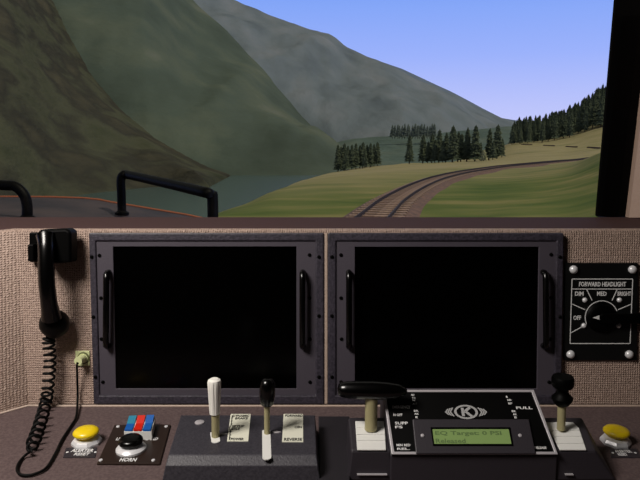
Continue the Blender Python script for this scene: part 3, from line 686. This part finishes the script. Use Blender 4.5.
dry, _ = noise_ramp(.08, [(.3, (122, 118, 84)), (.5, (138, 130, 98)), (.6, (128, 122, 90)), (.72, (100, 104, 68))], (.5, 1, 1))
sx = N.new('ShaderNodeSeparateXYZ'); Lk.new(tc.outputs['Object'], sx.inputs[0])
wn = N.new('ShaderNodeTexNoise'); wn.inputs['Scale'].default_value = .06; Lk.new(tc.outputs['Object'], wn.inputs['Vector'])
ad = N.new('ShaderNodeMath'); ad.operation = 'MULTIPLY_ADD'; Lk.new(wn.outputs['Fac'], ad.inputs[0]); ad.inputs[1].default_value = 24
ml = N.new('ShaderNodeMath'); ml.operation = 'MULTIPLY_ADD'; ml.inputs[1].default_value = -.8; Lk.new(sx.outputs['X'], ml.inputs[0]); Lk.new(sx.outputs['Y'], ml.inputs[2]); Lk.new(ml.outputs[0], ad.inputs[2])
mr = N.new('ShaderNodeMapRange'); mr.inputs['From Min'].default_value = 44; mr.inputs['From Max'].default_value = 78; Lk.new(ad.outputs[0], mr.inputs['Value'])
mx = N.new('ShaderNodeMix'); mx.data_type = 'RGBA'; Lk.new(mr.outputs[0], mx.inputs['Factor']); Lk.new(lush.outputs[0], mx.inputs[6]); Lk.new(dry.outputs[0], mx.inputs[7])
Lk.new(mx.outputs[2], b_.inputs['Base Color'])
struct('meadow_ground', mb, gm, smooth=180, origin=(0, 0, 0))
# lake
mb = MB(); mb.add([(-900, 60, -20), (500, 60, -20), (900, 700, -20), (-900, 700, -20)], [(0, 1, 2, 3)]); struct('lake', mb, 'water')

# mountains
def rock(name, cols, scale, stretch, bump=.6, rot=0):
    m = mat(name, (0, 0, 0), .95, spec=.05)
    global N, Lk
    N = m.node_tree.nodes; Lk = m.node_tree.links; b = N['Principled BSDF']
    r, tc = noise_ramp(scale, cols, stretch, 9); Lk.new(r.outputs[0], b.inputs['Base Color'])
    mp = [n for n in N if n.type == 'MAPPING'][-1]; mp.inputs['Rotation'].default_value = (0, rot, 0)
    n2 = N.new('ShaderNodeTexNoise'); n2.inputs['Scale'].default_value = scale * 3; n2.inputs['Detail'].default_value = 8; Lk.new(mp.outputs[0], n2.inputs['Vector'])
    bp = N.new('ShaderNodeBump'); bp.inputs['Strength'].default_value = bump; bp.inputs['Distance'].default_value = 6
    Lk.new(n2.outputs['Fac'], bp.inputs['Height']); Lk.new(bp.outputs[0], b.inputs['Normal']); return m
def mountain(name, m, crest, foot, y0, y1, u0, u1, nu, nt_, amp, freq, back=300, seed=0, shape=1.0):
    """slope rising from a foot line at distance y0 to a crest line at distance y1"""
    ck = [c_[0] for c_ in crest]; cv = [c_[1] for c_ in crest]; fk = [c_[0] for c_ in foot]; fv = [c_[1] for c_ in foot]; fy = [c_[2] for c_ in foot]
    mb = MB(); pts = []
    for j in range(nt_ + 3):
        s_ = min(j, nt_) / nt_
        for i in range(nu + 1):
            u = u0 + (u1 - u0) * i / nu
            yf_ = interp(fk, fy, u); yc_ = interp(ck, [c_[2] for c_ in crest], u)
            v0, v1 = interp(fk, fv, u), interp(ck, cv, u)
            # crest line in view fixes height of the crest; slope between is straight in space
            zf_, zc_ = zv(yf_, v0), zv(yc_, v1)
            if j <= nt_:
                y = yf_ + (yc_ - yf_) * s_; z = zf_ + (zc_ - zf_) * s_ ** shape
                w = math.sin(math.pi * min(1, s_ * .96 + .02)) ** .7
                x = (u - 320) / 606 * y
                q = Vector((x * freq, y * freq * .5, z * freq * .6 + seed))
                rid = 1 - abs(noise.noise(Vector((x * freq * 1.6 - z * freq * .8, seed, y * freq * .3)))) * 2
                z += amp * w * (noise.fractal(q, .9, 2.1, 5) + .5 * rid)
                z += amp * .06 * noise.fractal(q * 6, .9, 2.1, 3)
            else:
                k = j - nt_; y = yc_ + back * k; z = zc_ - (zc_ + 40) * k / 2; x = (u - 320) / 606 * yc_
            pts.append((x, y, z))
    n = nu + 1
    mb.add(pts, [(j * n + i, j * n + i + 1, (j + 1) * n + i + 1, (j + 1) * n + i) for j in range(nt_ + 2) for i in range(nu)])
    return struct(name, mb, m, smooth=180, origin=(0, 0, 0))
mA = rock('dark_slope', [(.3, (56, 60, 46)), (.45, (66, 68, 55)), (.55, (50, 50, 44)), (.7, (68, 66, 54))], .02, (1, 1, 2.2), rot=.6)
mB = rock('green_slope', [(.28, (58, 67, 60)), (.5, (69, 79, 71)), (.62, (78, 86, 75)), (.75, (96, 99, 90))], .012, (1, 1, 1.6), rot=-.6)
mC = rock('hazed_grey_slope', [(.3, (82, 91, 98)), (.5, (94, 103, 109)), (.72, (106, 112, 118))], .007, (2.2, 1, .5), rot=-.7)  # aerial haze is part of this grey rock colour
mD = rock('hazed_distant_slope', [(.3, (84, 96, 112)), (.7, (94, 106, 122))], .005, (1, 1, 1))  # bluish tone holds the distance haze, no volume is built
mountain('mountain_near', mA, [(-600, -260, 480), (-100, -160, 480), (20, -60, 470), (50, 8, 460), (76, 60, 440), (105, 100, 420), (135, 131, 390), (165, 155, 350), (188, 172, 320), (198, 178.5, 300), (212, 192, 300)],
         [(-600, 262, 180), (0, 217, 190), (60, 209, 240), (100, 202, 260), (150, 196, 285), (205, 192, 299), (212, 193, 299)], 0, 0, -600, 212, 130, 60, 9, .012, seed=3)
mountain('mountain_green', mB, [(-200, -300, 800), (150, -110, 800), (185, -20, 800), (200, 3, 800), (230, 32, 780), (270, 76, 740), (300, 114, 690), (320, 135, 640), (345, 150, 590), (380, 163, 540), (400, 171, 500)],
         [(-200, 200, 330), (0, 190, 400), (190, 180, 400), (330, 179, 400), (400, 180, 420)], 0, 0, -100, 398, 130, 60, 18, .006, seed=9)
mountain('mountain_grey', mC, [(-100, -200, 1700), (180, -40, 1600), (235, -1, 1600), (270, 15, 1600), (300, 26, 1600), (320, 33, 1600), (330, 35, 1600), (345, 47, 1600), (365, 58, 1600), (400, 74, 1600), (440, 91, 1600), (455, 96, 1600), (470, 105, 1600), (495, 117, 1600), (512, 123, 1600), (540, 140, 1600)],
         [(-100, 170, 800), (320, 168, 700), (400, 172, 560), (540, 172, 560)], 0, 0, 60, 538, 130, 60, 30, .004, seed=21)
mE = rock('valley_slope', [(.3, (68, 82, 78)), (.5, (77, 91, 86)), (.72, (86, 96, 88))], .02, (1, 1, .6))
mountain('mountain_foothill', mE, [(250, 160, 760), (300, 150, 760), (330, 144, 760), (352, 139, 760), (390, 135, 760), (430, 134, 760), (470, 130, 760), (512, 126, 760), (560, 126, 760), (620, 128, 760)],
         [(250, 180, 440), (620, 176, 440)], 0, 0, 252, 620, 90, 30, 3, .02, seed=31)
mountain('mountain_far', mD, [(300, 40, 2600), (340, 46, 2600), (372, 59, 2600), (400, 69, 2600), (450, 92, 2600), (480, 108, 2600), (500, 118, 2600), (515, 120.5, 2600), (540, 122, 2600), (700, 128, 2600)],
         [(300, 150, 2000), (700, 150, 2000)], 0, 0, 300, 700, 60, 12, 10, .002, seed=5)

# ------------------------------------------------------------------ railway
LR = [(360.6, 214.6), (374, 203.8), (387.7, 195.7), (401, 189), (415, 183.2), (428, 178.7), (442, 175.2), (455.5, 172.5), (472, 170), (496, 166.7), (524, 164.0), (552, 161.6), (578, 159.6)]
pl = [on_z(u, v, .05) for u, v in LR]
pl = [Vector((-1.9, 6, .05)), Vector((-1.2, 12, .05)), Vector((.1, 19, .05))] + pl
pl.append(pl[-1] + (pl[-1] - pl[-2]) * 1.0); pl.append(pl[-1] + (pl[-1] - pl[-2]) * 1.0)
pl = spline(pl, 10)
# resample evenly
def resample(P, step):
    out = [P[0]]; acc = 0
    for a_, b_2 in zip(P, P[1:]):
        d = (b_2 - a_).length; 
        while acc + d >= step:
            f = (step - acc) / d; a_ = a_.lerp(b_2, f); out.append(a_); d = (b_2 - a_).length; acc = 0
        acc += d
    return out
pl = resample(pl, .85)
for _ in range(6): pl = [pl[0]] + [(pl[i - 1] + pl[i] * 2 + pl[i + 1]) / 4 for i in range(1, len(pl) - 1)] + [pl[-1]]
def tz(p): return max(terr(p.x, p.y) - .12, -.06 if p.y < 95 else -5) + .02
fr_ = []
for i, p in enumerate(pl):
    d = (pl[min(i + 1, len(pl) - 1)] - pl[max(i - 1, 0)]); d.z = 0; d.normalize(); nr = Vector((d.y, -d.x, 0))
    fr_.append((Vector((p.x, p.y, 0)) + nr * .10, nr, d))
zc_ = [max(tz(p), tz(p + nr * 1.4), tz(p - nr * .8)) for p, nr, d in fr_]
for _ in range(12): zc_ = [zc_[0]] + [(zc_[i - 1] + 2 * zc_[i] + zc_[i + 1]) / 4 for i in range(1, len(zc_) - 1)] + [zc_[-1]]
G = 1.30
t = thing('railway_track', 'single railway track curving away across the meadow', 'railway track', (fr_[0][0].x, fr_[0][0].y, 0))
def ribbon(offs, hts, name, m, parent):
    mb = MB(); k = len(offs); pts = []
    for (p, nr, d), z in zip(fr_, zc_): pts += [p + nr * o + Vector((0, 0, z + h)) for o, h in zip(offs, hts)]
    mb.add(pts, [(i * k + j, i * k + (j + 1) % k, (i + 1) * k + (j + 1) % k, (i + 1) * k + j) for i in range(len(fr_) - 1) for j in range(k)])
    return mb.build(name, m, parent)
ribbon([-1.6, -.6, G / 2, G + .6, G + 2.3, G / 2], [-.35, .05, .06, .05, -.35, -.6], 'ballast_bed', 'ballast', t)
for o in (0, G):
    r_ = ribbon([o - .045, o - .045, o - .015, o - .015, o - .025, o - .025, o + .025, o + .025, o + .015, o + .015, o + .045, o + .045], [.10, .12, .12, .21, .21, .25, .25, .21, .21, .12, .12, .10], 'rail', 'rail', t)
prot = None
def sl_mb():
    mb = MB(); mb.box(-.55, G + .55, -.12, .12, .055, .11); return mb
idx = [i for i in range(len(fr_)) if fr_[i][0].y > 20]
for n_s, i in enumerate(idx[:95]):
    p, nr, d = fr_[i]
    if prot is None:
        prot = sl_mb().build('sleeper', 'sleeper', t, bevel=.01); prot.data.transform(Matrix.Translation(ORG[t.name])); o = prot
    else: o = prot.copy(); COL.objects.link(o); o.parent = t
    o.location = p + Vector((0, 0, zc_[i])) - ORG[t.name]; o.rotation_euler = (0, 0, math.atan2(nr.y, nr.x))
mb = MB()
for i in idx[95:]:
    p, nr, d = fr_[i]; z = zc_[i]
    q = [p + nr * a_ + d * b_2 for a_, b_2 in ((-.55, -.12), (G + .55, -.12), (G + .55, .12), (-.55, .12))]
    mb.add([x + Vector((0, 0, z + .055)) for x in q] + [x + Vector((0, 0, z + .11)) for x in q], [(3, 2, 1, 0), (4, 5, 6, 7), (0, 1, 5, 4), (1, 2, 6, 5), (2, 3, 7, 6), (3, 0, 4, 7)])
o = mb.build('sleepers', 'sleeper', t); o['kind'] = 'stuff'

def hit(u, v, y0=20, y1=420):
    """where the line of sight at (u, v) first meets the meadow"""
    d = ray(u, v); y = y0
    while y < y1:
        p = CAM + d * (y / d.y)
        if p.z <= terr(p.x, p.y) - .1: return p
        y *= 1.004
    return CAM + d * (y1 / d.y)
# far run of the line, on the hillside: shows in short lengths where the ground dips
mb = MB(); fp = []
for k in range(121):
    u = 517 + (604 - 517) * k / 120; v = interp([517, 527, 552, 572, 594, 604], [144.6, 145, 146.1, 147.3, 148.2, 148.6], u)
    p = hit(u, v, 110); s_ = math.sin((u - 527) / 22.3 * 2 * math.pi + math.pi / 2); p.z = terr(p.x, p.y) - .12 + (-.15 if s_ > .1 else -1.2); fp.append(p)
pts = []
for p in fp: pts += [p + Vector((0, -.8, .0)), p + Vector((0, -.8, .5)), p + Vector((0, 1.2, .5)), p + Vector((0, 1.2, 0))]
mb.add(pts, [(i * 4 + j, i * 4 + (j + 1) % 4, i * 4 + 4 + (j + 1) % 4, i * 4 + 4 + j) for i in range(len(fp) - 1) for j in range(4)])
tag(mb.build('railway_embankment', mat('rail_bed_dark', (70, 52, 48), .9)), 'far dark railway line showing in short lengths on the hillside below the trees', 'railway line')

# ------------------------------------------------------------------ conifers
def conifer_parts(seed, wid, density=1.0):
    r = random.Random(seed); fol = MB(); tr = MB()
    tr.tube([(0, 0, -.04), (0, 0, .5), (0, 0, .97)], .02, 6, rf=lambda s: .018 * (1 - s * .85))
    nt_ = int(28 * density)
    for k in range(nt_):
        s_ = k / (nt_ - 1); z = .16 + .81 * s_; rad = wid * (1 - s_) ** .5 * .86 * (.78 + .45 * r.random()) + .012
        nb = max(5, int(11 - 5 * s_)); a0 = r.random() * 6.28
        for b in range(nb):
            a = a0 + 6.283 * b / nb + r.uniform(-.2, .2); L_ = rad * r.uniform(.7, 1.15); dz = -L_ * r.uniform(.25, .6)
            w = .62 * rad * r.uniform(.7, 1.1) + .006; ca_, sa_ = math.cos(a), math.sin(a)
            tip = (ca_ * L_, sa_ * L_, z + dz); rt = (0, 0, z + .035)
            m1 = (ca_ * L_ * .6 - sa_ * w * .5, sa_ * L_ * .6 + ca_ * w * .5, z + dz * .6 - .012); m2 = (ca_ * L_ * .6 + sa_ * w * .5, sa_ * L_ * .6 - ca_ * w * .5, z + dz * .6 - .012)
            mt = (ca_ * L_ * .55, sa_ * L_ * .55, z + dz * .45 + .02)
            fol.add([rt, m1, tip, m2, mt], [(0, 1, 4), (1, 2, 4), (2, 3, 4), (3, 0, 4), (0, 3, 2, 1)])
    fol.tube([(0, 0, .92), (0, 0, 1.0)], .01, 5, rf=lambda s: .012 * (1 - s) + .001)
    return fol, tr
VAR = []
for k in range(5):
    f_, t_ = conifer_parts(100 + k, .17 + .03 * (k % 3)); VAR.append((f_, t_))
whole_cache = {}
def near_tree(x, y, h, k, label, group):
    z = terr(x, y) - .12
    key = ('n', k)
    e = thing('conifer_tree', label, 'tree', (x, y, z), group)
    e.scale = (h * 1.2, h * 1.2, h); e.rotation_euler = (0, 0, R.uniform(0, 6.28))
    if key not in whole_cache:
        f_, t_ = VAR[k]
        fo = f_.build('foliage', 'foliage', None, origin=(0, 0, 0)); tk = t_.build('trunk', 'trunk', None, origin=(0, 0, 0), smooth=60); whole_cache[key] = (fo, tk)
        fo.parent = e; tk.parent = e
    else:
        for s_ in whole_cache[key]: c_ = s_.copy(); COL.objects.link(c_); c_.parent = e
    return e
def far_tree(x, y, h, k, label, group, m='foliage', z=None, wide=1):
    z = terr(x, y) - .12 if z is None else z
    key = ('f', k, m)
    if key not in whole_cache:
        f_, t_ = VAR[k]; w = MB(); w.add(f_.v, f_.f); w.m = 1; w.add(t_.v, t_.f); o = w.build('conifer_tree', [m, 'trunk'], origin=(0, 0, 0)); whole_cache[key] = o
    else: o = whole_cache[key].copy(); COL.objects.link(o)
    o.location = (x, y, z - .02 * h); o.scale = (h * wide, h * wide, h); o.rotation_euler = (0, 0, R.uniform(0, 6.28)); tag(o, label, 'tree', group); return o
def place(u, vb, vt, y):
    """position and height from foot and top"""
    x = (u - 320) / 606 * y; z = terr(x, y) - .12; zt = zv(y, vt); return x, y, zt - z
GA = 'conifers at the end of the meadow by the lake'
for i, (u, vt) in enumerate([(338, 144), (341, 146), (344.5, 143), (348, 145), (352, 144), (356, 142.5), (360, 144.5), (363, 141.5), (367, 144), (370.5, 142.5), (374, 143.5), (377.5, 141.5), (346, 150), (365, 149)]):
    y = 150 + 14 * R.random() if i < 12 else 146
    x, y, h = place(u, 172, vt, y); near_tree(x, y, h, i % 5, 'slender conifer in the tight stand between lake and track', GA)
GB = 'conifers in the open clump beyond the track'
L1 = {0: 'dark conifer standing alone, first of the open clump counted from the lake', 9: 'tallest dark conifer of the open clump beyond the track', 14: 'short dark conifer closing the open clump on its hillside end'}
for i, (u, vt, y) in enumerate([(409.5, 134, 165), (423, 134, 175), (432, 133, 178), (428, 141, 172), (439, 129, 170), (446, 132, 174), (452.5, 125, 165), (461, 133, 172), (467, 127, 170), (475, 124.5, 168), (489, 128, 172), (497, 124, 166), (443, 140, 166), (480.5, 142, 176), (502, 138, 168), (458, 131, 180), (435, 139, 168), (493, 140, 164)]):
    x, y, h = place(u, 164, vt, y)
    near_tree(x, y, h, i % 5, L1.get(i, 'dark conifer growing within the open clump beyond the track'), GB if i not in L1 else None)
GC = 'conifers of the forest edge on the hillside'
for i in range(120):
    u = 512 + (652 - 512) * (i % 60) / 59 + R.uniform(-1.2, 1.2); row = i // 60
    vt = interp([512, 520, 545, 566, 585, 600, 612, 655], [119, 117, 115, 105, 94, 82, 75, 62], u) + R.uniform(-2, 4) - row * 1.0
    y = 285 + row * 14 + R.uniform(-5, 5)
    if row == 0 and i % 3 == 0: y -= 22; vt += 3
    x, y, h = place(u, 140, vt, y); far_tree(x, y, h, R.randrange(5), 'tall conifer in the dense forest edge on the hillside', GC, wide=.85)
x, y, h = place(484, 162, 149, 158)
o = far_tree(x, y, h, 1, 'pale dry shrub beside the dark conifers at the hillside end of the open clump', None, 'dryleaf', wide=1.8); o.name = 'dry_shrub'; o['category'] = 'shrub'
GD = 'haze-paled conifers on the far valley side'
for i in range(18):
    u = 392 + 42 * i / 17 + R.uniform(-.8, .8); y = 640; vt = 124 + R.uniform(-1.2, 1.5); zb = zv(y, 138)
    far_tree((u - 320) / 606 * y, y, zv(y, vt) - zb, R.randrange(5), 'small haze-paled conifer on the far valley side below the grey mountain', GD, 'foliage2', z=zb, wide=1.2)

# ================================================================== LIGHT
w = bpy.data.worlds.new('sky'); S.world = w; w.use_nodes = True; N = w.node_tree.nodes; Lk = w.node_tree.links
bg = N['Background']; tc = N.new('ShaderNodeTexCoord'); sp = N.new('ShaderNodeSeparateXYZ'); r = N.new('ShaderNodeValToRGB')
Lk.new(tc.outputs['Generated'], sp.inputs[0]); Lk.new(sp.outputs['Z'], r.inputs[0]); Lk.new(r.outputs[0], bg.inputs['Color'])
e = r.color_ramp.elements; e[0].position = 0; e[0].color = lin((204, 208, 255)); e[1].position = 1; e[1].color = lin((150, 146, 138))
e.new(.05).color = lin((190, 198, 255)); e.new(.13).color = lin((158, 180, 255)); e.new(.23).color = lin((126, 164, 250)); e.new(.30).color = lin((150, 160, 180)); e.new(.5).color = lin((150, 148, 142))
bg.inputs['Strength'].default_value = 1.0
sd = bpy.data.lights.new('sun', 'SUN'); sd.energy = 2.2; sd.angle = .02; sd.color = (1, .90, .70); so = bpy.data.objects.new('sun', sd); COL.objects.link(so)
so.rotation_euler = Vector((.75, -.45, .95)).to_track_quat('Z', 'Y').to_euler()
def area(name, loc, target, size, power, col=(1, .93, .86)):
    l = bpy.data.lights.new(name, 'AREA'); l.energy = power; l.size = size; l.color = col; l.shape = 'DISK'
    o = bpy.data.objects.new(name, l); COL.objects.link(o); o.location = loc; o.rotation_euler = (Vector(loc) - Vector(target)).to_track_quat('Z', 'Y').to_euler(); return o
area('cab_lamp', (-.72, .30, 4.0), (-.3, 1, 2.95), .5, 24)
